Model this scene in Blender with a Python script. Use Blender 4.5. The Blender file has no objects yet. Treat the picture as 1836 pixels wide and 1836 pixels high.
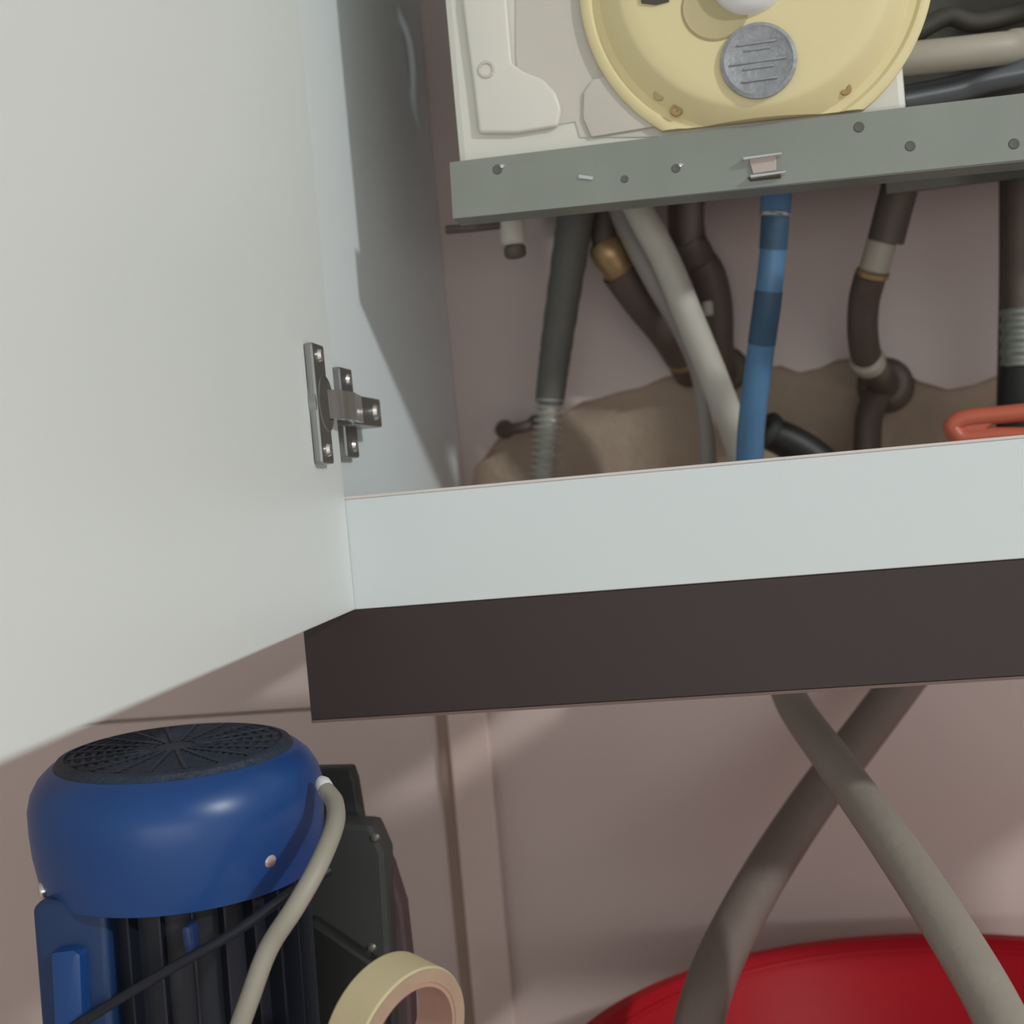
import bpy, bmesh, math, random
from mathutils import Vector, Matrix
random.seed(7)
sc = bpy.context.scene
COL = sc.collection
# ------------------------------------------------------------------ camera, world, lights, exposure
YAW, PITCH, ROLL = -0.16828, -0.01871, -0.09042
CAM = Vector((0.24015, -0.70, 0.11835)); FPX = 2400.0
Fw = Vector((math.sin(YAW)*math.cos(PITCH), math.cos(YAW)*math.cos(PITCH), math.sin(PITCH)))
Rt = Fw.cross(Vector((0, 0, 1))).normalized(); Up = Rt.cross(Fw)
R2 = Rt*math.cos(ROLL)+Up*math.sin(ROLL); U2 = -Rt*math.sin(ROLL)+Up*math.cos(ROLL)
cd = bpy.data.cameras.new('camera'); cam = bpy.data.objects.new('camera', cd); COL.objects.link(cam)
cam.matrix_world = Matrix(((R2.x, U2.x, -Fw.x, CAM.x), (R2.y, U2.y, -Fw.y, CAM.y), (R2.z, U2.z, -Fw.z, CAM.z), (0, 0, 0, 1)))
cd.sensor_fit = 'HORIZONTAL'; cd.sensor_width = 36.0; cd.lens = 36.0*FPX/1836.0
cd.clip_start = 0.02; cd.clip_end = 30
cd.dof.use_dof = True; cd.dof.focus_distance = 0.69; cd.dof.aperture_fstop = cd.lens/1000/0.0065
sc.camera = cam
sc.view_settings.view_transform = 'Standard'; sc.view_settings.look = 'None'
sc.view_settings.exposure = 0.0; sc.view_settings.gamma = 1.0; sc.view_settings.use_curve_mapping = False
w = bpy.data.worlds.new('world'); sc.world = w; w.use_nodes = True
w.node_tree.nodes['Background'].inputs[0].default_value = (0.88, 1.0, 1.0, 1)
w.node_tree.nodes['Background'].inputs[1].default_value = 0.50
KEY = Vector((3.09, -2.04, 1.62))
ld = bpy.data.lights.new('ceiling_lamp_light', 'AREA'); ld.shape = 'DISK'; ld.size = 0.20; ld.energy = 63; ld.color = (0.96, 1.0, 0.985)
lo = bpy.data.objects.new('ceiling_lamp_light', ld); COL.objects.link(lo); lo.location = KEY
lo.rotation_euler = (Vector((0.1, 0.1, 0.15))-KEY).to_track_quat('-Z', 'Y').to_euler()
l2 = bpy.data.lights.new('low_front_fill', 'AREA'); l2.shape = 'RECTANGLE'; l2.size = 2.4; l2.size_y = .5; l2.energy = 11; l2.color = (1.0, .98, .96)  # added low fill light to brighten the wall under the cabinet
lo2 = bpy.data.objects.new('low_front_fill', l2); COL.objects.link(lo2); lo2.location = (.9, -2.9, -.14); lo2.rotation_euler = (math.radians(90), 0, 0)

# ------------------------------------------------------------------ helpers
def ray(u, v): return R2*((u-918)/FPX)-U2*((v-918)/FPX)+Fw
def at(u, v, Y):                       # point of the plane Y = const seen at photograph pixel (u, v)
    d = ray(u, v); return CAM+d*((Y-CAM.y)/d.y)
def atx(u, v, X):
    d = ray(u, v); return CAM+d*((X-CAM.x)/d.x)
def mat(name, c, rough=.5, metal=0., noise=.06, scale=30., bump=.0, bscale=120., spec=.5, coat=0.):
    m = bpy.data.materials.new(name); m.use_nodes = True; nt = m.node_tree; b = nt.nodes['Principled BSDF']
    tc = nt.nodes.new('ShaderNodeTexCoord'); n = nt.nodes.new('ShaderNodeTexNoise'); n.inputs['Scale'].default_value = scale
    n.inputs['Detail'].default_value = 4
    nt.links.new(tc.outputs['Object'], n.inputs['Vector'])
    mx = nt.nodes.new('ShaderNodeMix'); mx.data_type = 'RGBA'
    mx.inputs[6].default_value = tuple(max(0, x*(1-noise)) for x in c)+(1,)
    mx.inputs[7].default_value = tuple(min(1, x*(1+noise)) for x in c)+(1,)
    nt.links.new(n.outputs['Fac'], mx.inputs[0]); nt.links.new(mx.outputs[2], b.inputs['Base Color'])
    b.inputs['Roughness'].default_value = rough; b.inputs['Metallic'].default_value = metal
    b.inputs['Specular IOR Level'].default_value = spec; b.inputs['Coat Weight'].default_value = coat
    if bump > 0:
        n2 = nt.nodes.new('ShaderNodeTexNoise'); n2.inputs['Scale'].default_value = bscale; n2.inputs['Detail'].default_value = 5
        nt.links.new(tc.outputs['Object'], n2.inputs['Vector'])
        bp = nt.nodes.new('ShaderNodeBump'); bp.inputs['Strength'].default_value = bump; bp.inputs['Distance'].default_value = .004
        nt.links.new(n2.outputs['Fac'], bp.inputs['Height']); nt.links.new(bp.outputs[0], b.inputs['Normal'])
    return m
M = dict(
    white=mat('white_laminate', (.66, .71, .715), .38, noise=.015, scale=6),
    door=mat('door_laminate', (.745, .785, .775), .42, noise=.015, scale=5),
    panel=mat('panel_laminate', (.80, .85, .865), .40, noise=.015, scale=6),
    band=mat('edge_band', (.66, .60, .57), .5),
    brown=mat('brown_laminate', (.036, .0225, .0225), .42, noise=.10, scale=9, spec=.35),
    brown_band=mat('brown_edge_band', (.16, .10, .09), .5),
    tile=mat('wall_tile', (.66, .535, .50), .30, noise=.04, scale=5, bump=.03, bscale=20),
    grout=mat('grout', (.33, .235, .19), .8),
    trim=mat('corner_bead', (.70, .56, .51), .45, noise=.06, scale=12),
    plaster=mat('brown_plaster', (.44, .345, .265), .95, noise=.28, scale=14, bump=.9, bscale=55),
    mauve=mat('mauve_grey_tube', (.36, .32, .29), .55, noise=.08),
    steel=mat('galvanised_steel', (.27, .285, .25), .42, metal=.45, noise=.12, scale=22),
    rib=mat('ribbed_steel', (.62, .60, .55), .35, metal=.45, noise=.08),
    bright=mat('bright_steel', (.75, .74, .72), .24, metal=.9, noise=.05),
    darksteel=mat('dark_nickel', (.30, .30, .29), .33, metal=.85, noise=.1),
    cream=mat('cream_enamel', (.58, .54, .48), .45, noise=.03, scale=12),
    cream2=mat('pressed_cream_enamel', (.69, .67, .60), .42, noise=.03, scale=12),
    yellow=mat('yellow_plastic', (.74, .64, .36), .45, noise=.03, scale=12),
    yellow2=mat('dull_yellow_plastic', (.47, .40, .22), .5, noise=.05, scale=20),
    dial=mat('grey_dial', (.30, .31, .33), .42, noise=.35, scale=160, bump=.3, bscale=260),
    knob=mat('white_knob', (.80, .80, .80), .35, noise=.02),
    black=mat('black_plastic', (.018, .018, .017), .5, noise=.2),
    holem=mat('dull_hole', (.11, .11, .095), .6),
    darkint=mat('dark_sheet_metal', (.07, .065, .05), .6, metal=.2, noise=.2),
    beigepipe=mat('beige_pipe', (.42, .38, .31), .5, noise=.08),
    greytube=mat('grey_pipe', (.16, .17, .18), .35, metal=.5),
    sleeve=mat('dark_grey_sleeve', (.13, .125, .11), .6, noise=.12, scale=60, bump=.2, bscale=300),
    brass=mat('brass', (.42, .28, .14), .4, metal=.6, noise=.12, scale=60),
    darkpipe=mat('dark_brown_pipe', (.125, .095, .078), .55, metal=.3, noise=.2, scale=50),
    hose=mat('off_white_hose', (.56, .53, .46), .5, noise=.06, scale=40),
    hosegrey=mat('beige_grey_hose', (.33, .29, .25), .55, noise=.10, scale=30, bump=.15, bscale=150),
    hosebrown=mat('brown_grey_hose', (.20, .155, .135), .55, noise=.10, scale=30, bump=.15, bscale=150),
    blue=mat('blue_hose', (.085, .20, .36), .42, noise=.10, scale=60),
    shadedblue=mat('shaded_blue_hose', (.035, .085, .15), .5, noise=.15, scale=60),  # blue hose colour with cast shadow put into it
    pump=mat('blue_enamel', (.011, .062, .23), .34, noise=.10, scale=10, coat=.0),
    pumpdark=mat('blue_grille', (.022, .035, .06), .6, noise=.4, scale=90, bump=.5, bscale=260),
    pumpbody=mat('dark_blue_casting', (.008, .011, .020), .5, noise=.2, scale=40),
    pump2=mat('dull_blue_enamel', (.012, .040, .125), .45, noise=.15, scale=30),
    grey=mat('charcoal_plastic', (.045, .048, .046), .55, noise=.15, scale=20),
    maroon=mat('maroon_plastic', (.075, .045, .048), .55, noise=.1),
    tape=mat('cream_paper_tape', (.60, .51, .31), .65, noise=.05, scale=50),
    edge=mat('tape_side_shade', (.44, .31, .22), .8, noise=.15, scale=90),  # tape colour with the shade of the roll's side in it
    core=mat('pink_brown_core', (.50, .30, .23), .7, noise=.12, scale=60),
    red=mat('red_plastic', (.46, .006, .016), .5, noise=.05, scale=8, spec=.2),
    orange=mat('orange_red_plastic', (.62, .14, .08), .4, noise=.05),
    cable=mat('grey_beige_cable', (.35, .33, .27), .5, noise=.08),
    floor=mat('floor_tile', (.74, .64, .60), .5, noise=.08, scale=6),
    paint=mat('painted_wall', (.55, .52, .50), .8, noise=.03),
    ceil=mat('ceiling_paint', (.72, .72, .70), .9, noise=.02),
)
emis = bpy.data.materials.new('lamp_diffuser'); emis.use_nodes = True
eb = emis.node_tree.nodes['Principled BSDF']; eb.inputs['Emission Color'].default_value = (1, 1, .97, 1); eb.inputs['Emission Strength'].default_value = 4

def tag(o, label=None, cat=None, group=None, kind=None):
    if label: o['label'] = label
    if cat: o['category'] = cat
    if group: o['group'] = group
    if kind: o['kind'] = kind
    return o
def empty(name, loc, label, cat, group=None):
    o = bpy.data.objects.new(name, None); COL.objects.link(o); o.location = loc; o.empty_display_size = .02
    return tag(o, label, cat, group)
def obj(name, bm, m, parent=None, smooth=False):
    bmesh.ops.recalc_face_normals(bm, faces=bm.faces)
    if smooth:
        for f in bm.faces: f.smooth = True
        for e in bm.edges:
            if len(e.link_faces) == 2 and e.calc_face_angle(0) > .7: e.smooth = False
    me = bpy.data.meshes.new(name); bm.to_mesh(me); bm.free(); me.materials.append(m)
    o = bpy.data.objects.new(name, me); COL.objects.link(o)
    if parent:
        o.parent = parent; t = Vector((0, 0, 0)); p = parent
        while p: t += p.location; p = p.parent
        o.location = -t
        # keep mesh in world coordinates but move origin to the mesh centre
    c = sum((v.co for v in me.vertices), Vector())/max(1, len(me.vertices))
    me.transform(Matrix.Translation(-c)); o.location = o.location+c
    return o
def bevel(bm, w, seg=2):
    if w > 0: bmesh.ops.bevel(bm, geom=bm.edges[:], offset=w, segments=seg, affect='EDGES', profile=.6)
def box(x0, x1, y0, y1, z0, z1, bv=0., seg=2):
    bm = bmesh.new(); vs = [bm.verts.new((x, y, z)) for x in (x0, x1) for y in (y0, y1) for z in (z0, z1)]
    for q in ((0, 1, 3, 2), (4, 6, 7, 5), (0, 4, 5, 1), (2, 3, 7, 6), (0, 2, 6, 4), (1, 5, 7, 3)): bm.faces.new([vs[i] for i in q])
    bmesh.ops.recalc_face_normals(bm, faces=bm.faces); bevel(bm, bv, seg); return bm
def prism(pts, d, bv=0., seg=2):       # polygon of points extruded by vector d
    bm = bmesh.new(); a = [bm.verts.new(p) for p in pts]; b = [bm.verts.new(Vector(p)+Vector(d)) for p in pts]; n = len(a)
    bm.faces.new(a); bm.faces.new(b[::-1])
    for i in range(n): bm.faces.new((a[i], b[i], b[(i+1) % n], a[(i+1) % n]))
    bmesh.ops.recalc_face_normals(bm, faces=bm.faces); bevel(bm, bv, seg); return bm
def pxprism(px, Y, depth, bv=0., seg=2): return prism([at(u, v, Y) for u, v in px], (0, depth, 0), bv, seg)
def frame(axis):
    a = Vector(axis).normalized(); u = a.cross(Vector((0, 0, 1)))
    if u.length < 1e-3: u = Vector((1, 0, 0))
    u.normalize(); return a, u, a.cross(u)
def lathe(prof, c, axis, seg=48, bm=None):  # prof: (radius, height along axis); closed at ends when r == 0
    a, u, v = frame(axis); c = Vector(c); bm = bm or bmesh.new(); rings = []
    for r, h in prof:
        if r <= 1e-6: rings.append([bm.verts.new(c+a*h)])
        else: rings.append([bm.verts.new(c+a*h+(u*math.cos(t)+v*math.sin(t))*r) for t in [2*math.pi*k/seg for k in range(seg)]])
    for A, B in zip(rings, rings[1:]):
        if len(A) == 1 and len(B) == 1: continue
        for k in range(seg):
            k2 = (k+1) % seg
            if len(A) == 1: bm.faces.new((A[0], B[k2], B[k]))
            elif len(B) == 1: bm.faces.new((A[k], A[k2], B[0]))
            else: bm.faces.new((A[k], A[k2], B[k2], B[k]))
    return bm
def cr(pts, n):                          # Catmull-Rom
    P = [2*pts[0]-pts[1]]+list(pts)+[2*pts[-1]-pts[-2]]; out = []
    for i in range(1, len(P)-2):
        for k in range(n):
            t = k/n; a, b, c, d = P[i-1:i+3]
            out.append(.5*((2*b)+(c-a)*t+(2*a-5*b+4*c-d)*t*t+(3*b-a-3*c+d)*t**3))
    out.append(P[-2]); return out
def tube(pts, r, seg=16, n=10, rf=None, bm=None, closed=False, flat=None):
    if not closed: Q = cr(pts, n)
    else:
        Q = cr([pts[-1]]+list(pts)+[pts[0]], n); Q = Q[n:len(Q)-1]
    bm = bm or bmesh.new(); rings = []; up = None; L = 0.
    for i, p in enumerate(Q):
        t = (Q[(i+1) % len(Q)]-Q[i-1]) if closed else (Q[min(i+1, len(Q)-1)]-Q[max(i-1, 0)])
        t.normalize()
        if up is None: up = t.orthogonal().normalized()
        up = (up-t*up.dot(t)).normalized(); s = t.cross(up)
        if i: L += (Q[i]-Q[i-1]).length
        rr = rf(L, i/(len(Q)-1)) if rf else r
        rings.append([bm.verts.new(p+(up*math.cos(a)+s*math.sin(a))*rr) for a in [2*math.pi*k/seg for k in range(seg)]])
    N = len(rings)
    for i in range(N if closed else N-1):
        A, B = rings[i], rings[(i+1) % N]
        off = 0
        if closed and i == N-1:
            off = min(range(seg), key=lambda o: (A[0].co-B[o].co).length)
        for k in range(seg): bm.faces.new((A[k], A[(k+1) % seg], B[(k+1+off) % seg], B[(k+off) % seg]))
    if not closed: bm.faces.new(rings[0][::-1]); bm.faces.new(rings[-1])
    return bm
def pxtube(px, r, **k): return tube([at(*p) for p in px], r, **k)
def nut(c, axis, r, h, seg=6, bv=.0008):
    bm = lathe([(0, -h/2), (r, -h/2), (r, h/2), (0, h/2)], c, axis, seg)
    return bm
def rod(a, b, r, seg=20, bv=.1):
    a = Vector(a); b = Vector(b); d = b-a; L = d.length
    e = min(r*.25, L*.2)
    return lathe([(0, 0), (r-e, 0), (r, e), (r, L-e), (r-e, L), (0, L)], a, d, seg)

# ------------------------------------------------------------------ the setting
WY = 0.38; FZ = -0.42; W = 0.80
def struct(name, bm, m, label=None):
    o = obj(name, bm, m); o['kind'] = 'structure'
    if label: o['label'] = label
    return o
wb = struct('wall_back', box(-1.5, 4.2, WY+.010, WY+.12, FZ, 1.90), M['plaster'])
struct('wall_left', box(-1.6, -1.5, -3.0, WY+.12, FZ, 1.90), M['paint'])
struct('wall_right', box(4.2, 4.3, -3.0, WY+.12, FZ, 1.90), M['paint'])
struct('floor', box(-1.6, 4.3, -3.0, WY+.12, FZ-.08, FZ), M['floor'])
struct('ceiling', box(-1.6, 4.3, -3.0, WY+.12, 1.90, 1.98), M['ceil'])
JX = -0.020; JZ = -0.053; TW = .60; G = .0012
def wtile(poly):
    o = obj('tile', prism([Vector((x, WY, z)) for x, z in poly], (0, .0095, 0)), M['tile'], wb); return o
zs = [(FZ, JZ), (JZ, JZ+.60), (JZ+.60, JZ+1.20), (JZ+1.2, 1.90)]
broken = [at(u, v, WY) for u, v in ((845, 880), (850, 838), (872, 815), (890, 788), (912, 775), (952, 768), (975, 752), (1010, 742), (1042, 720), (1075, 714), (1108, 703), (1150, 694), (1190, 676),
          (1232, 668), (1275, 664), (1312, 652), (1360, 660), (1400, 655), (1432, 668), (1470, 660), (1500, 645), (1560, 640), (1600, 650), (1645, 682), (1700, 698), (1745, 690), (1800, 668), (1836, 660))]
for i, (z0, z1) in enumerate(zs):
    for k in range(-3, 8):
        x0 = max(-1.5, JX+k*TW)+G; x1 = min(4.2, JX+(k+1)*TW)-G
        if x1-x0 < .02: continue
        if i == 1 and k == 0:
            xl, zl = broken[0].x, z0+G
            poly = [(x0, z0+G), (xl+.005, z0+G), (xl+.012, .02), (xl, .06)]+[(p.x, p.z) for p in broken]+[(.49, .19), (.53, .17), (.55, .10), (.56, z0+G), (x1, z0+G), (x1, z1-G), (x0, z1-G)]
            wtile(poly)
        else: wtile([(x0, z0+G), (x1, z0+G), (x1, z1-G), (x0, z1-G)])
# vertical bead strip covering the joint beneath the cabinet
tr = struct('trim_1', box(-.012, .022, WY-.008, WY-.0002, FZ, .0, .002), M['trim'])
tr2 = struct('trim_2', box(-.0225, -.0125, WY-.004, WY-.0002, FZ, .0, .001), M['grout'])

# ceiling lamp
lamp = empty('ceiling_lamp', KEY+Vector((0, 0, .26)), 'small round ceiling lamp hanging to the right of the cabinet, outside the frame', 'lamp')
obj('canopy', lathe([(0, 0), (.05, 0), (.045, -.02), (0, -.025)], KEY+Vector((0, 0, .26)), (0, 0, 1)), M['knob'], lamp, True)
obj('cord', rod(KEY+Vector((0, 0, .24)), KEY+Vector((0, 0, .06)), .003), M['knob'], lamp, True)
obj('lamp_shade', lathe([(0, .07), (.03, .065), (.075, .03), (.08, .015), (.076, .014), (.028, .058), (0, .06)], KEY, (0, 0, 1)), M['knob'], lamp, True)

# ------------------------------------------------------------------ wall cabinet
TOPZ = .86; RB = .0597; RT = .1207
cab = empty('wall_cabinet', (W/2, WY/2, 0), 'white wall cabinet with open left door, white lower rail and dark brown valance', 'cabinet')
obj('side_panel', box(0, .018, 0, WY-.0015, RB, TOPZ, .0006, 1), M['panel'], cab)
obj('side_panel', box(W-.018, W, 0, WY-.0015, RB, TOPZ, .0006, 1), M['panel'], cab)
obj('top_panel', box(.018, W-.018, 0, WY-.0015, TOPZ-.018, TOPZ, .0006, 1), M['white'], cab)
obj('bottom_rail', box(.018, W-.018, 0, .018, RB, RT-.001, .0004, 1), M['white'], cab)
obj('edge_band', box(.018, W-.018, -.0004, .018, RT-.001, RT+.0004), M['band'], cab)['label'] = 'pale pinkish edge band on top of the white rail'
vl = obj('valance', box(0, W, 0, .018, .001, RB-.0003, .0004, 1), M['brown'], cab); vl['label'] = 'dark brown front board below the white rail'
obj('valance_edge', box(.0, W, -.0005, .018, -.0005, .001), M['brown_band'], vl)
obj('unseen_baffle', prism([Vector((x, y, .062)) for x, y in ((.018, .018), (W-.018, .018), (W-.018, .205), (.35, .205), (.35, .075), (.27, .075), (.27, .205), (.018, .205))], (0, 0, .016)), M['white'], cab)  # unseen board added to block light; notch shaped to throw wall patches
# left door, open a little past square
h0 = Vector((.0305, -.0005, 0)); h1 = Vector((.0484, -.3860, 0)); dd = (h1-h0).normalized(); nn = Vector((-dd.y, dd.x, 0))   # nn points to +X
nn = nn if nn.x > 0 else -nn
DW = .40
def dbox(a0, a1, n0, n1, z0, z1, bv=0):
    c = [h0+dd*a+nn*n for a, n in ((a0, n0), (a1, n0), (a1, n1), (a0, n1))]
    return prism([Vector((p.x, p.y, z0)) for p in c], (0, 0, z1-z0), bv)
dr = obj('door', dbox(0, DW, -.018, 0, RB, TOPZ, .0008), M['door'], cab); dr['label'] = 'open left cabinet door, off-white inside'
# hinge
hz = at(600, 732, 0).z
hg = bpy.data.objects.new('hinge', None); COL.objects.link(hg); hg.parent = cab; hg.location = Vector((.03, 0, hz))-cab.location
def onhinge(name, bm, m, **k): return obj(name, bm, m, hg, **k)
# cup flange on the door
onhinge('cup_flange', dbox(.034, .056, .0002, .0050, hz-.031, hz+.030, .0015), M['darksteel'])
c0 = h0+dd*.040; onhinge('hinge_cup', lathe([(.0, .0002), (.0165, .0002), (.0165, .004), (.014, .0055), (.013, .0005), (0, .0005)], Vector((c0.x, c0.y, hz)), nn, 32), M['darksteel'], smooth=True)
for s in (-1, 1):
    c1 = h0+dd*.045; onhinge('screw', lathe([(0, .005), (.0035, .005), (.0028, .0066), (0, .007)], Vector((c1.x, c1.y, hz+s*.024)), nn, 16), M['bright'], smooth=True)
onhinge('mounting_plate', box(.018, .0240, .036, .060, hz-.026, hz+.026, .0015), M['darksteel'])
for s in (-1, 1):
    onhinge('screw', lathe([(0, 0), (.004, 0), (.003, .0016), (0, .002)], Vector((.0240, .050, hz+s*.019)), (1, 0, 0), 16), M['bright'], smooth=True)
onhinge('hinge_base', box(.018, .034, .020, .080, hz-.0085, hz+.0085, .0015), M['darksteel'])
onhinge('slide_screw', lathe([(0, 0), (.005, 0), (.004, .002), (0, .0022)], Vector((.034, .066, hz)), (1, 0, 0), 16), M['bright'], smooth=True)
arm = [Vector((.0365, .030, hz)), Vector((.0385, .015, hz)), Vector((.0410, .000, hz)), Vector((.0405, -.020, hz)), Vector((.037, -.034, hz))]
bm = bmesh.new(); rr = []
for p in cr(arm, 6): rr.append([bm.verts.new(p+Vector((dx, 0, dz))) for dx, dz in ((0, -.0075), (0, .0075), (-.005, .0075), (-.005, -.0075))])
for A, B in zip(rr, rr[1:]):
    for k in range(4): bm.faces.new((A[k], A[(k+1) % 4], B[(k+1) % 4], B[k]))
bm.faces.new(rr[0]); bm.faces.new(rr[-1][::-1])
onhinge('hinge_arm', bm, M['bright'])['label'] = 'bright nickel arm'

# ------------------------------------------------------------------ boiler
YB = .06
bo = empty('boiler', (.33, .22, .27), 'uncovered gas boiler with galvanised front rail, cream chamber and round yellow lid', 'boiler')
rail = pxprism([(806, 291), (1010, 266), (1400, 219), (1836, 167), (2150, 130), (2165, 255), (1836, 286), (1400, 331), (1010, 372), (812, 392)], YB, .0015)
rail_o = obj('front_rail', rail, M['steel'], bo)
a = at(812, 392, YB); b = at(2165, 255, YB)
obj('rail_lip', prism([Vector((a.x, YB+.0015, a.z)), Vector((b.x, YB+.0015, b.z)), Vector((b.x, YB+.0015, b.z+.0015)), Vector((a.x, YB+.0015, a.z+.0015))], (0, .022, 0)), M['steel'], bo)
a = at(806, 291, YB); b = at(2150, 130, YB)
obj('rail_lip', prism([Vector((a.x, YB+.0015, a.z-.0015)), Vector((b.x, YB+.0015, b.z-.0015)), Vector((b.x, YB+.0015, b.z)), Vector((a.x, YB+.0015, a.z))], (0, .012, 0)), M['steel'], bo)
def hole(u, v, r, m='black', Y=YB, par=None, h=.0006):
    return obj('screw_hole', lathe([(0, 0), (r, 0), (r*.85, h), (0, h*.3)], at(u, v, Y), (0, -1, 0), 16), M[m], par or rail_o, True)
for u, v, r in ((892, 304, .0034), (1120, 321, .0026), (1212, 302, .003), (1540, 228, .0035), (1632, 262, .0034), (1818, 258, .0035)):
    hole(u, v, r*.85, 'holem')
for u, v in ((900, 298), (1050, 318), (1220, 296)):
    obj('rivet', lathe([(0, 0), (.0016, 0), (.001, .001), (0, .0012)], at(u, v, YB), (0, -1, 0), 12), M['bright'], rail_o, True)
obj('slot', pxprism([(1038, 313), (1064, 317), (1062, 322), (1037, 319)], YB-.0012, .0012), M['bright'], rail_o)
# spring clip in the slot above the blue hose
cl = obj('clip', pxprism([(1342, 283), (1392, 277), (1392, 306), (1350, 312)], YB-.0022, .002, .0004, 1), M['core'], rail_o); cl['label'] = 'pinkish plate with bright bent lips'
cl.data.materials[0] = mat('pinkish_plate', (.50, .42, .38), .45, .2)
obj('clip_lip', pxprism([(1332, 281), (1402, 272), (1402, 277), (1333, 287)], YB-.006, .006, .0003, 1), M['bright'], cl)
obj('clip_lip', pxprism([(1345, 313), (1410, 305), (1409, 310), (1346, 319)], YB-.006, .006, .0003, 1), M['bright'], cl)
obj('clip_recess', pxprism([(1340, 318), (1400, 311), (1400, 319), (1345, 325)], YB-.0008, .001), M['darkint'], rail_o)
# sealed chamber
YC = .066
xl = at(798, 20, YC).x; xr = at(1620, 120, YC).x
zb = at(1250, 240, YC+.005).z-.004
ch = obj('sealed_chamber', box(xl, xr, YC, .19, zb, .66, .004, 2), M['cream2'], bo)
ch['label'] = 'cream enamelled sheet metal chamber'
obj('recessed_panel', pxprism([(925, -160), (1700, -260), (1590, 90), (1480, 215), (1200, 245), (1040, 246), (1032, 218), (940, 232), (925, 100)], YC-.0008, .0008), M['cream'], ch)
obj('pressed_plate', pxprism([(832, -170), (828, 0), (838, 80), (848, 150), (858, 238), (925, 238), (1000, 226), (1006, 195), (996, 165), (972, 140), (940, 128), (917, 112), (908, 0), (905, -170)], YC-.0045, .0045, .0022, 3), M['cream2'], ch, True)
obj('pressed_plate', pxprism([(1045, 212), (1046, 165), (1062, 142), (1095, 132), (1150, 140), (1250, 215), (1180, 226), (1060, 246)], YC-.003, .003, .0014, 2), M['cream'], ch, True)
obj('pressed_ring', lathe([(.003, 0), (.0052, 0), (.0046, .0009), (.0036, .0009), (.003, 0)], at(872, 125, YC-.0045), (0, -1, 0), 24), M['cream'], ch, True)
# yellow round lid
YL = .0655; lc = at(1350, -38, YL); RL = .0965
prof = [(0, .0), (RL, 0), (RL, .0045), (RL-.002, .006), (RL-.005, .006), (RL-.007, .0042), (RL-.011, .0042), (RL-.013, .0065), (RL-.021, .0150), (RL-.024, .0165), (RL-.032, .0172), (.03, .0180), (0, .0180)]
ylid = bmesh.new(); lathe(prof, lc, (0, -1, 0), 96, ylid)
# flat cut along the rail
pz = at(1340, 222, YL); nrm = Vector((at(1480, 205, YL)-at(1210, 234, YL))); nv = Vector((nrm.z, 0, -nrm.x)).normalized()
r_ = bmesh.ops.bisect_plane(ylid, geom=ylid.verts[:]+ylid.edges[:]+ylid.faces[:], plane_co=pz, plane_no=nv, clear_outer=True)
bmesh.ops.holes_fill(ylid, edges=[e for e in ylid.edges if len(e.link_faces) == 1])
lid = obj('round_lid', ylid, M['yellow'], bo, True); lid['label'] = 'pale yellow round lid with raised centre'
YF = YL-.0180
obj('dial', lathe([(0, .0), (.0205, .0), (.0205, .002), (.0185, .003), (.0175, .0022), (0, .0026)], at(1360, 110, YF), (0, -1, 0), 40), M['dial'], lid, True)['label'] = 'mottled grey round disc'
dl = at(1360, 110, YF-.003)
for k, f_ in ((1, .7), (3, .5), (4, .9), (6, .45), (7, .8)):
    zz = dl.z+(-.013+.0033*k); hw = f_*math.sqrt(max(0, .0165**2-(zz-dl.z)**2))
    obj('dial_rib', box(dl.x-hw, dl.x+hw, YF-.0033, YF-.0022, zz-.0005, zz+.0005), M['dial'], lid)
obj('hub', lathe([(0, 0), (.021, 0), (.0205, .004), (.017, .009), (.010, .011), (0, .0115)], at(1342, -42, YF), (0, -1, 0), 40), M['knob'], lid, True)['label'] = 'round white hub'
obj('dimple', lathe([(0, .0004), (.016, .0004), (.0175, .0009), (.0185, .0002), (.0185, 0), (0, 0)], at(1283, 12, YF), (0, -1, 0), 40), M['yellow2'], lid, True)['label'] = 'duller yellow round recess'
obj('vent_slot', pxprism([(1148, -6), (1195, -10), (1200, 2), (1176, 8), (1150, 5)], YF-.0008, .001), M['darkint'], lid)
for u, v in ((1183, 170), (1213, 198), (1515, 160)):
    obj('screw', lathe([(0, 0), (.0036, 0), (.0032, .0018), (.0012, .0018), (0, .0008)], at(u, v, YL-.0068), (0, -1, 0), 16), M['yellow2'] if u == 1183 else M['brass'], lid, True)
obj('screw', lathe([(0, 0), (.003, 0), (.002, .0008), (0, .0008)], at(1555, 113, YL-.0045), (0, -1, 0), 16), M['yellow2'], lid, True)
# open right bay
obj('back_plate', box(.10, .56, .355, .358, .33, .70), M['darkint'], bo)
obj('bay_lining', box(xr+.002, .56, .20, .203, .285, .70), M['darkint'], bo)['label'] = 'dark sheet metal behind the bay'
obj('gas_pipe', pxtube([(1600, 108, .15), (1700, 98, .15), (1790, 88, .155), (1825, 86, .165)], .0100), M['beigepipe'], bo, True)['label'] = 'beige pipe crossing the dark bay'
obj('pipe_end', rod(at(1815, 87, .16), at(1838, 84, .175), .0115), M['beigepipe'], bo, True)
obj('return_pipe', pxtube([(1620, 178, .17), (1720, 158, .17), (1780, 140, .165), (1900, 118, .16)], .0085), M['greytube'], bo, True)['label'] = 'grey metal pipe low in the dark bay'
obj('wire_bundle', pxtube([(1640, 60, .18), (1700, 30, .18), (1760, 40, .18), (1900, 0, .18)], .006), M['darkint'], bo, True)
obj('side_sheet', box(.555, .558, .07, .355, .29, .70), M['darkint'], bo)
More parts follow.
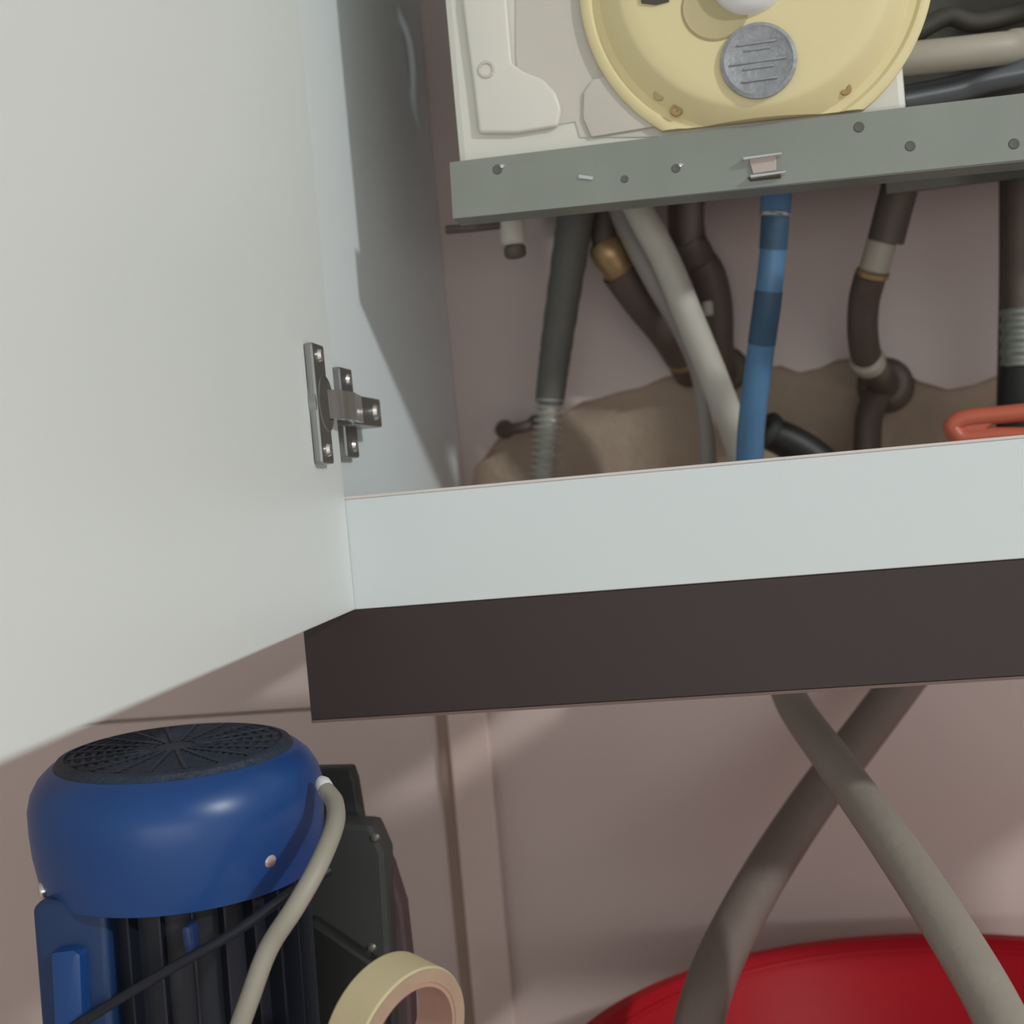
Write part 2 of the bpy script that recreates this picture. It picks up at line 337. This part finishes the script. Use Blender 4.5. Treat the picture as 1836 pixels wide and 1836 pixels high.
# capped outlet under the rail
cp = obj('capped_outlet', rod(at(915, 372, .20), at(921, 440, .20), .0085), M['cream'], bo, True); cp['label'] = 'beige capped outlet below the rail'
obj('washer', rod(at(922, 440, .20), at(925, 462, .20), .0075), M['darkpipe'], cp, True)
obj('outlet_arm', pxtube([(800, 412, .19), (850, 408, .19), (905, 402, .20)], .003), M['darkpipe'], cp, True)

# ------------------------------------------------------------------ pipes and hoses inside the cabinet
t = empty('corrugated_hose', at(980, 860, .31), 'dark sleeved metal hose ending in bright corrugated steel behind the rail', 'hose')
obj('sleeve', pxtube([(1040, 330, .27), (1030, 400, .28), (1012, 520, .295), (995, 640, .305), (985, 722, .31)], .0122, rf=lambda L, f: .0145-.0035*f+.0003*math.sin(L*900)), M['sleeve'], t, True)
obj('corrugation', pxtube([(985, 715, .31), (981, 790, .31), (975, 870, .31), (968, 980, .31)], .0100, n=60, seg=20, rf=lambda L, f: .0096+.0022*math.sin(L*1230)), M['rib'], t, True)['label'] = 'bright ribbed steel'

t = empty('elbow_pipe', at(1225, 650, .36), 'dark brown pipe running from a brass joint down right to the wall', 'pipe')
obj('riser', pxtube([(1085, 340, .29), (1082, 400, .29), (1084, 440, .29)], .0095), M['darkpipe'], t, True)
obj('brass_joint', lathe([(0, 0), (.010, 0), (.013, .004), (.0135, .014), (.012, .020), (.0125, .026), (.010, .030), (0, .03)], at(1078, 432, .29), at(1120, 500, .30)-at(1078, 432, .29), 24), M['brass'], t, True)['label'] = 'brass joint'
obj('pipe_run', pxtube([(1110, 485, .30), (1150, 540, .315), (1195, 595, .335), (1228, 645, .36), (1238, 665, .385)], .0142), M['darkpipe'], t, True)
obj('flange_nut', nut(at(1228, 645, .368), (0, 1, -.1), .0160, .012), M['darkpipe'], t)
obj('ring', lathe([(.011, 0), (.0145, 0), (.0145, .004), (.011, .004), (.011, 0)], at(1222, 635, .352), at(1238, 665, .385)-at(1195, 595, .335), 24), M['brass'], t, True)

t = empty('bent_pipe', at(1285, 650, .37), 'dark bent pipe looping down between the white and blue hoses', 'pipe')
obj('pipe_run', pxtube([(1232, 330, .30), (1230, 400, .31), (1240, 450, .32), (1268, 490, .33), (1282, 550, .34), (1284, 620, .35), (1290, 668, .372), (1292, 680, .388)], .0135), M['darkpipe'], t, True)
obj('coupling', rod(at(1228, 430, .31), at(1250, 470, .322), .0150), M['darkpipe'], t, True)
obj('wall_flange', lathe([(.0, 0), (.018, 0), (.017, .004), (.014, .007), (0, .007)], at(1302, 662, .3795), (0, -1, 0), 32), M['darkpipe'], t, True)
obj('inspection_plug', rod(at(1268, 540, .325), at(1270, 566, .325), .0042), M['hose'], t, True)['label'] = 'small pale plug'

t = empty('drain_hose', at(1500, 1836, -.05), 'off-white drain hose slanting down right from the boiler and out below', 'hose')
WH = [(1120, 320, .25), (1150, 385, .25), (1195, 470, .26), (1240, 580, .27), (1285, 690, .28), (1330, 815, .29), (1365, 950, .28), (1385, 1100, .25), (1412, 1240, .20), (1500, 1372, .12), (1612, 1530, .05), (1716, 1690, -.01), (1790, 1820, -.05), (1850, 1960, -.09)]
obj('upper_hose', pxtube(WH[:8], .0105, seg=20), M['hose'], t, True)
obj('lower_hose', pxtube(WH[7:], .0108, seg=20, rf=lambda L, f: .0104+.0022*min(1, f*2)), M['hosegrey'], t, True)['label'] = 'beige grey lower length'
P = cr([at(*p) for p in WH[7:]], 6)
obj('seam_stripe', tube([p+(CAM-p).normalized()*.0102+Vector((.0030, 0, .002)) for p in P[6:]], .0026, n=2, seg=8), M['hosegrey'], t, True)
t = obj('grey_tube', pxtube([(1096, 320, .285), (1122, 390, .285), (1170, 490, .282), (1225, 590, .295), (1256, 670, .305), (1266, 760, .31), (1270, 835, .31), (1272, 940, .31)], .008, rf=lambda L, f: .0115-.0052*min(1, f*1.4)), M['mauve'], None, True)
tag(t, 'grey-mauve tube half hidden behind the off-white hose, hanging straight down below', 'tube')

t = empty('blue_hose', at(1345, 820, .26), 'blue plastic hose hanging from the clip to behind the white rail', 'hose')
BL = [(1393, 330, .18), (1390, 385, .18), (1386, 450, .185), (1376, 540, .19), (1365, 620, .20), (1352, 720, .21), (1345, 800, .22), (1342, 930, .23)]
obj('hose_body', pxtube(BL, .0088, seg=20, rf=lambda L, f: .0083+.0012*f), M['blue'], t, True)
obj('collar', rod(at(1393, 320, .18), at(1390, 386, .18), .0098), M['blue'], t, True)
obj('clamp', rod(at(1390.5, 382, .18), at(1390, 389, .18), .0102), M['bright'], t, True)
def band(i0, i1, Q): return tube(Q[i0:i1], .0090, n=2, seg=20)
Q = cr([at(*p) for p in BL], 20)
obj('painted_shade', tube(Q[21:40], .0091, n=2, seg=20), M['shadedblue'], t, True)['label'] = 'hose length under the collar with shade painted in'  # shadow bands on the blue hose, painted as darker lengths
obj('painted_shade', tube(Q[56:80], .0092, n=2, seg=20), M['shadedblue'], t, True)['label'] = 'middle hose length with shade painted in'

t = empty('supply_pipe', at(1555, 790, .36), 'brown pipe with a pale joint, bending into a dark wall collar', 'pipe')
obj('pipe_top', pxtube([(1622, 290, .26), (1612, 340, .265), (1600, 385, .27), (1588, 432, .275)], .0128), M['darkpipe'], t, True)
obj('pale_joint', rod(at(1582, 428, .275), at(1564, 492, .28), .0105), M['beigepipe'], t, True)['label'] = 'pale joint'
obj('joint_rim', rod(at(1566, 484, .279), at(1563, 496, .281), .0118), M['brass'], t, True)
obj('pipe_bottom', pxtube([(1562, 490, .28), (1549, 540, .295), (1547, 600, .31), (1558, 650, .33), (1590, 690, .372)], .0112), M['darkpipe'], t, True)
obj('ring', rod(at(1552, 640, .32), at(1560, 654, .333), .0125), M['beigepipe'], t, True)
obj('wall_collar', lathe([(0, 0), (.022, 0), (.021, .010), (.017, .018), (.012, .020), (0, .020)], at(1588, 692, .388), (-.15, -1, .1), 32), M['darkpipe'], t, True)
obj('branch', pxtube([(1578, 700, .372), (1560, 740, .365), (1555, 800, .362), (1556, 860, .36)], .0105), M['darkpipe'], t, True)

t = empty('flue_pipe', at(1820, 780, .30), 'dark vertical pipe with a ribbed steel joint at the right edge of the frame', 'pipe')
obj('pipe_run', pxtube([(1828, 250, .27), (1827, 420, .275), (1827, 560, .28)], .0105), M['darkpipe'], t, True)
obj('ribbed_joint', pxtube([(1828, 555, .28), (1828, 600, .28), (1828, 658, .28)], .0125, n=40, seg=20, rf=lambda L, f: .0122+.0008*math.sin(L*700)), M['steel'], t, True)
obj('lower_pipe', pxtube([(1828, 655, .28), (1824, 730, .285), (1820, 800, .29), (1818, 900, .29)], .0135), M['black'], t, True)
obj('side_pipe', pxtube([(1800, 260, .29), (1800, 500, .295), (1796, 700, .30), (1792, 900, .305)], .0035), M['darkpipe'], t, True)

t = empty('rubber_stub', at(1420, 820, .34), 'short dark rubber pipe stub lying by the wall right of the blue hose', 'stub')
obj('stub_body', pxtube([(1375, 775, .33), (1410, 790, .335), (1450, 815, .34), (1500, 860, .345)], .014, rf=lambda L, f: .0125+.003*f), M['black'], t, True)
obj('stub_rim', rod(at(1366, 766, .328), at(1382, 778, .331), .0150), M['grey'], t, True)
t = empty('orange_handle', at(1760, 765, .20), 'orange-red plastic handle showing above the rail at the right', 'handle')
lp = [(1706, 768), (1726, 752), (1790, 744), (1900, 735), (2000, 740), (1980, 775), (1900, 782), (1790, 782), (1726, 786)]
obj('grip', tube([at(u, v, .20) for u, v in lp], .0058, closed=True, n=8), M['orange'], t, True)
obj('web', pxprism([(1708, 768), (1730, 752), (1800, 748), (1770, 766), (1760, 784), (1728, 786)], .197, .006, .001), M['orange'], t)
t = empty('bracket_hook', at(925, 765, .37), 'small dark hook stub sticking out of the broken tile edge', 'hook')
obj('hook_body', pxtube([(895, 772, .372), (925, 768, .362), (950, 762, .366), (960, 752, .384)], .0045), M['darkpipe'], t, True)
obj('hook_plate', lathe([(0, 0), (.008, 0), (.007, .003), (0, .003)], at(905, 770, .3795), (0, -1, 0), 16), M['darkpipe'], t, True)
t = obj('highlight_streak', pxtube([(690, -140, .30), (706, 0, .30), (730, 60, .305), (740, 120, .31), (742, 190, .32), (752, 260, .35)], .0030), M['white'], None, True)  # highlight beside the boiler, modelled as a thin pale tube
tag(t, 'thin pale strand shaped as a light streak at the back between the side panel and the boiler', 'cable')

# ------------------------------------------------------------------ hose below the cabinet
HA = [(1800, 930, .33), (1720, 1080, .32), (1620, 1220, .30), (1545, 1320, .28), (1455, 1440, .25), (1370, 1570, .20), (1300, 1700, .15), (1262, 1800, .11), (1235, 1920, .08)]
t = obj('thick_hose', pxtube(HA, .0150, seg=22), M['hosebrown'], None, True)
tag(t, 'thick brown-grey hose curving down left behind the crossing lighter hose', 'hose')

# ------------------------------------------------------------------ red basin
bc = Vector((.338, .090, FZ)); R = .247; H = .175
t = empty('basin', bc, 'large round bright red plastic basin on the floor under the cabinet', 'basin')
prof = [(0, .004), (.16, .004), (.172, .010), (R-.022, H-.012), (R-.010, H), (R, H), (R+.002, H-.004), (R-.002, H-.010), (R-.010, H-.010), (R-.019, H-.014), (.170, .003), (.165, 0), (0, 0)]
obj('bowl', lathe(prof, bc, (0, 0, 1), 96), M['red'], t, True)
obj('rim_bead', tube([bc+Vector((math.cos(a)*(R-.016), math.sin(a)*(R-.016), H-.007)) for a in [2*math.pi*k/32 for k in range(32)]], .0022, closed=True, n=3, seg=8), M['red'], t, True)

# ------------------------------------------------------------------ water pump
PY = -.03
top = at(314, 1345, PY); bot = at(330, 1590, PY)
PR = (at(575, 1440, PY)-at(62, 1440, PY)).length/2*.945
ax = (top-bot).normalized(); ax = (ax+Vector((0, -.03, 0))).normalized()
base = Vector((bot.x-.012, PY+.01, FZ))
pm = empty('water_pump', base, 'blue electric water pump standing upright with domed fan cover and ribbed motor', 'pump')
Hc = PR*.86
prof = [(0, 0), (PR*.70, 0), (PR*.76, -.0005), (PR*.85, -Hc*.04), (PR*.925, -Hc*.12), (PR*.975, -Hc*.22), (PR, -Hc*.34), (PR, -Hc*.50), (PR*.99, -Hc*.68), (PR*.965, -Hc*.86), (PR*.94, -Hc*.985), (PR*.91, -Hc), (PR*.84, -Hc*.96), (0, -Hc*.9)]
fc = obj('fan_cover', lathe(prof, top, ax, 96), M['pump'], pm, True); fc['label'] = 'glossy blue domed fan cover'
gp = [(0, .0016), (PR*.10, .0016)]
for k in range(9):
    r0 = PR*(.13+.07*k); gp += [(r0, .0016), (r0+PR*.02, -.0006 if False else .0004), (r0+PR*.045, .0004), (r0+PR*.055, .0016)]
gp += [(PR*.74, .0016), (PR*.79, .0006), (PR*.815, -Hc*.035), (PR*.78, -Hc*.03), (0, -.001)]
obj('grille', lathe(gp, top+ax*.0006, ax, 96), M['pumpdark'], fc, True)['label'] = 'dark slotted grille on top'
a_, u_, v_ = frame(ax)
for k in range(20):                     # radial spokes of the grille
    an = 2*math.pi*k/20; d_ = u_*math.cos(an)+v_*math.sin(an); s_ = a_.cross(d_)
    p0 = top+ax*.0018+d_*PR*.14
    obj('grille_spoke', prism([p0-s_*.001, p0+s_*.001, p0+s_*.001+d_*PR*.58, p0-s_*.001+d_*PR*.58], ax*.0008), M['pumpdark'], fc)
for u, v in ((118, 1587), (493, 1545)):
    p = at(u, v, PY-.04); q = top-ax*(top-p).dot(ax); dr_ = (p-q).normalized()
    q2 = q+dr_*PR*.95
    s = obj('cover_screw', lathe([(0, 0), (.0042, 0), (.0042, .0015), (.003, .003), (0, .0034)], q2, dr_, 16), M['bright'], fc, True)
# motor body
BR = PR*.74; ML = .16
t0 = top-ax*Hc*.92
mb = obj('motor_body', lathe([(0, 0), (BR, 0), (BR, -ML), (BR*1.15, -ML-.004), (BR*1.15, -ML-.014), (0, -ML-.014)], t0, ax, 64), M['pumpbody'], pm, True)
for k in range(26):
    an = 2*math.pi*k/26; d_ = u_*math.cos(an)+v_*math.sin(an); s_ = a_.cross(d_)
    p0 = t0-ax*.002+d_*(BR-.001)
    obj('cooling_fin', prism([p0-s_*.0008, p0+s_*.0008, p0+s_*.0006+d_*.010, p0-s_*.0006+d_*.010], -ax*(ML-.006)), M['pumpbody'], pm)
e0 = t0-ax*(ML+.014)
obj('pump_head', lathe([(0, 0), (BR*.8, 0), (BR*.85, -.02), (BR*.95, -.035), (BR*.95, -.07), (BR*.7, -.085), (0, -.085)], e0, ax, 48), M['pump'], pm, True)
zl_ = (e0-ax*.08).z
obj('pump_foot', box((e0-ax*.08).x-.05, (e0-ax*.08).x+.05, PY-.03, PY+.06, FZ, zl_+.005, .004), M['pump'], pm)
obj('side_bracket', pxprism([(55, 1630), (68, 1618), (150, 1608), (190, 1622), (210, 2000), (85, 2000)], PY-.062, .06, .004, 3), M['pump2'], pm, True)['label'] = 'blue square shoulder casting'
obj('terminal_box', pxprism([(88, 1708), (130, 1703), (144, 1712), (154, 1960), (102, 1960)], PY-.070, .02, .003, 2), M['pump'], pm, True)
obj('clip', pxprism([(152, 1820), (196, 1806), (198, 1814), (160, 1832)], PY-.06, .004), M['bright'], pm)
obj('drain_plug', pxprism([(322, 1662), (340, 1660), (346, 1710), (330, 1716)], PY-.068, .012, .003), M['pump2'], pm)
t = obj('black_cable', pxtube([(590, 1560, -.085), (520, 1602, -.100), (420, 1672, -.106), (300, 1740, -.108), (200, 1800, -.106), (120, 1850, -.10), (0, 1930, -.08)], .0025), M['pumpbody'], None, True)
tag(t, 'dark cable slanting down left across the ribbed pump motor', 'cable')
t = empty('power_cord', at(590, 1425, -.06), 'beige power cord hanging down in front of the pump from a white plug', 'cord')
obj('cord_run', pxtube([(585, 1418, -.045), (600, 1440, -.055), (600, 1480, -.075), (572, 1550, -.100), (530, 1625, -.113), (482, 1700, -.115), (448, 1790, -.12), (420, 1870, -.12), (395, 1960, -.12)], .0047, seg=14), M['cable'], t, True)
obj('white_gland', lathe([(0, 0), (.003, 0), (.0042, .003), (.0042, .008), (.003, .010), (0, .011)], at(576, 1400, -.038), at(600, 1440, -.055)-at(576, 1400, -.038), 16), M['knob'], t, True)['label'] = 'small white gland'

# ------------------------------------------------------------------ dark switch box behind the pump
YS = .065
t = empty('switch_box', Vector((at(600, 1900, .065).x, .075, FZ)), 'charcoal pump control box with maroon side standing right of the blue pump', 'control box')
obj('top_block', pxprism([(540, 1378), (628, 1376), (636, 1400), (650, 1485), (540, 1485)], YS+.018, .012, .002, 2), M['grey'], t)
obj('housing', pxprism([(470, 1500), (560, 1474), (668, 1478), (690, 1530), (700, 1700), (705, 1900), (420, 1900), (380, 1700)], YS-.01, .022, .004, 2), M['grey'], t)
obj('side_cover', pxprism([(672, 1496), (700, 1555), (722, 1625), (735, 1740), (742, 1900), (690, 1900), (672, 1700), (668, 1600)], YS+.004, .016, .003, 2), M['maroon'], t)['label'] = 'maroon side cover'
obj('lower_housing', pxprism([(300, 1720), (560, 1650), (690, 1740), (700, 1950), (330, 1950)], YS-.02, .012, .003, 2), M['black'], t)
for u, v in ((672, 1502), (666, 1700)):
    obj('screw', lathe([(0, 0), (.003, 0), (.002, .0012), (0, .0014)], at(u, v, YS-.01), (0, -1, 0), 12), M['darksteel'], t, True)
zc = at(560, 1900, YS).z
xs_ = at(600, 1900, YS).x; obj('stand', box(xs_-.04, xs_+.03, YS-.01, YS+.02, FZ, zc+.01, .003), M['black'], t)

# ------------------------------------------------------------------ roll of tape
ta = (R2*.76-U2*.14-Fw*.63).normalized()
tc_ = at(738, 1874, -.13)
t = empty('tape_roll', tc_, 'roll of cream masking tape with pinkish core at the bottom edge', 'tape roll')
TR = .0350; TI = .0262; TWd = .021
obj('tape_band', lathe([(TI+.0018, 0), (TR-.001, 0), (TR, .001), (TR, TWd-.001), (TR-.001, TWd), (TI+.0018, TWd), (TI+.0018, 0)], tc_-ta*TWd, ta, 72), M['tape'], t, True)
obj('cardboard_core', lathe([(TI, -.0003), (TI+.0018, -.0003), (TI+.0018, TWd+.0004), (TI, TWd+.0004), (TI, -.0003)], tc_-ta*TWd, ta, 72), M['core'], t, True)
obj('shaded_side', lathe([(TI+.0020, TWd+.0001), (TR-.0008, TWd+.0001), (TR-.0008, TWd+.0006), (TI+.0020, TWd+.0006), (TI+.0020, TWd+.0001)], tc_-ta*TWd, ta, 72), M['edge'], t, True)['label'] = 'side of the wound tape with brownish shade painted in'  # ring that paints the shaded side of the roll brownish
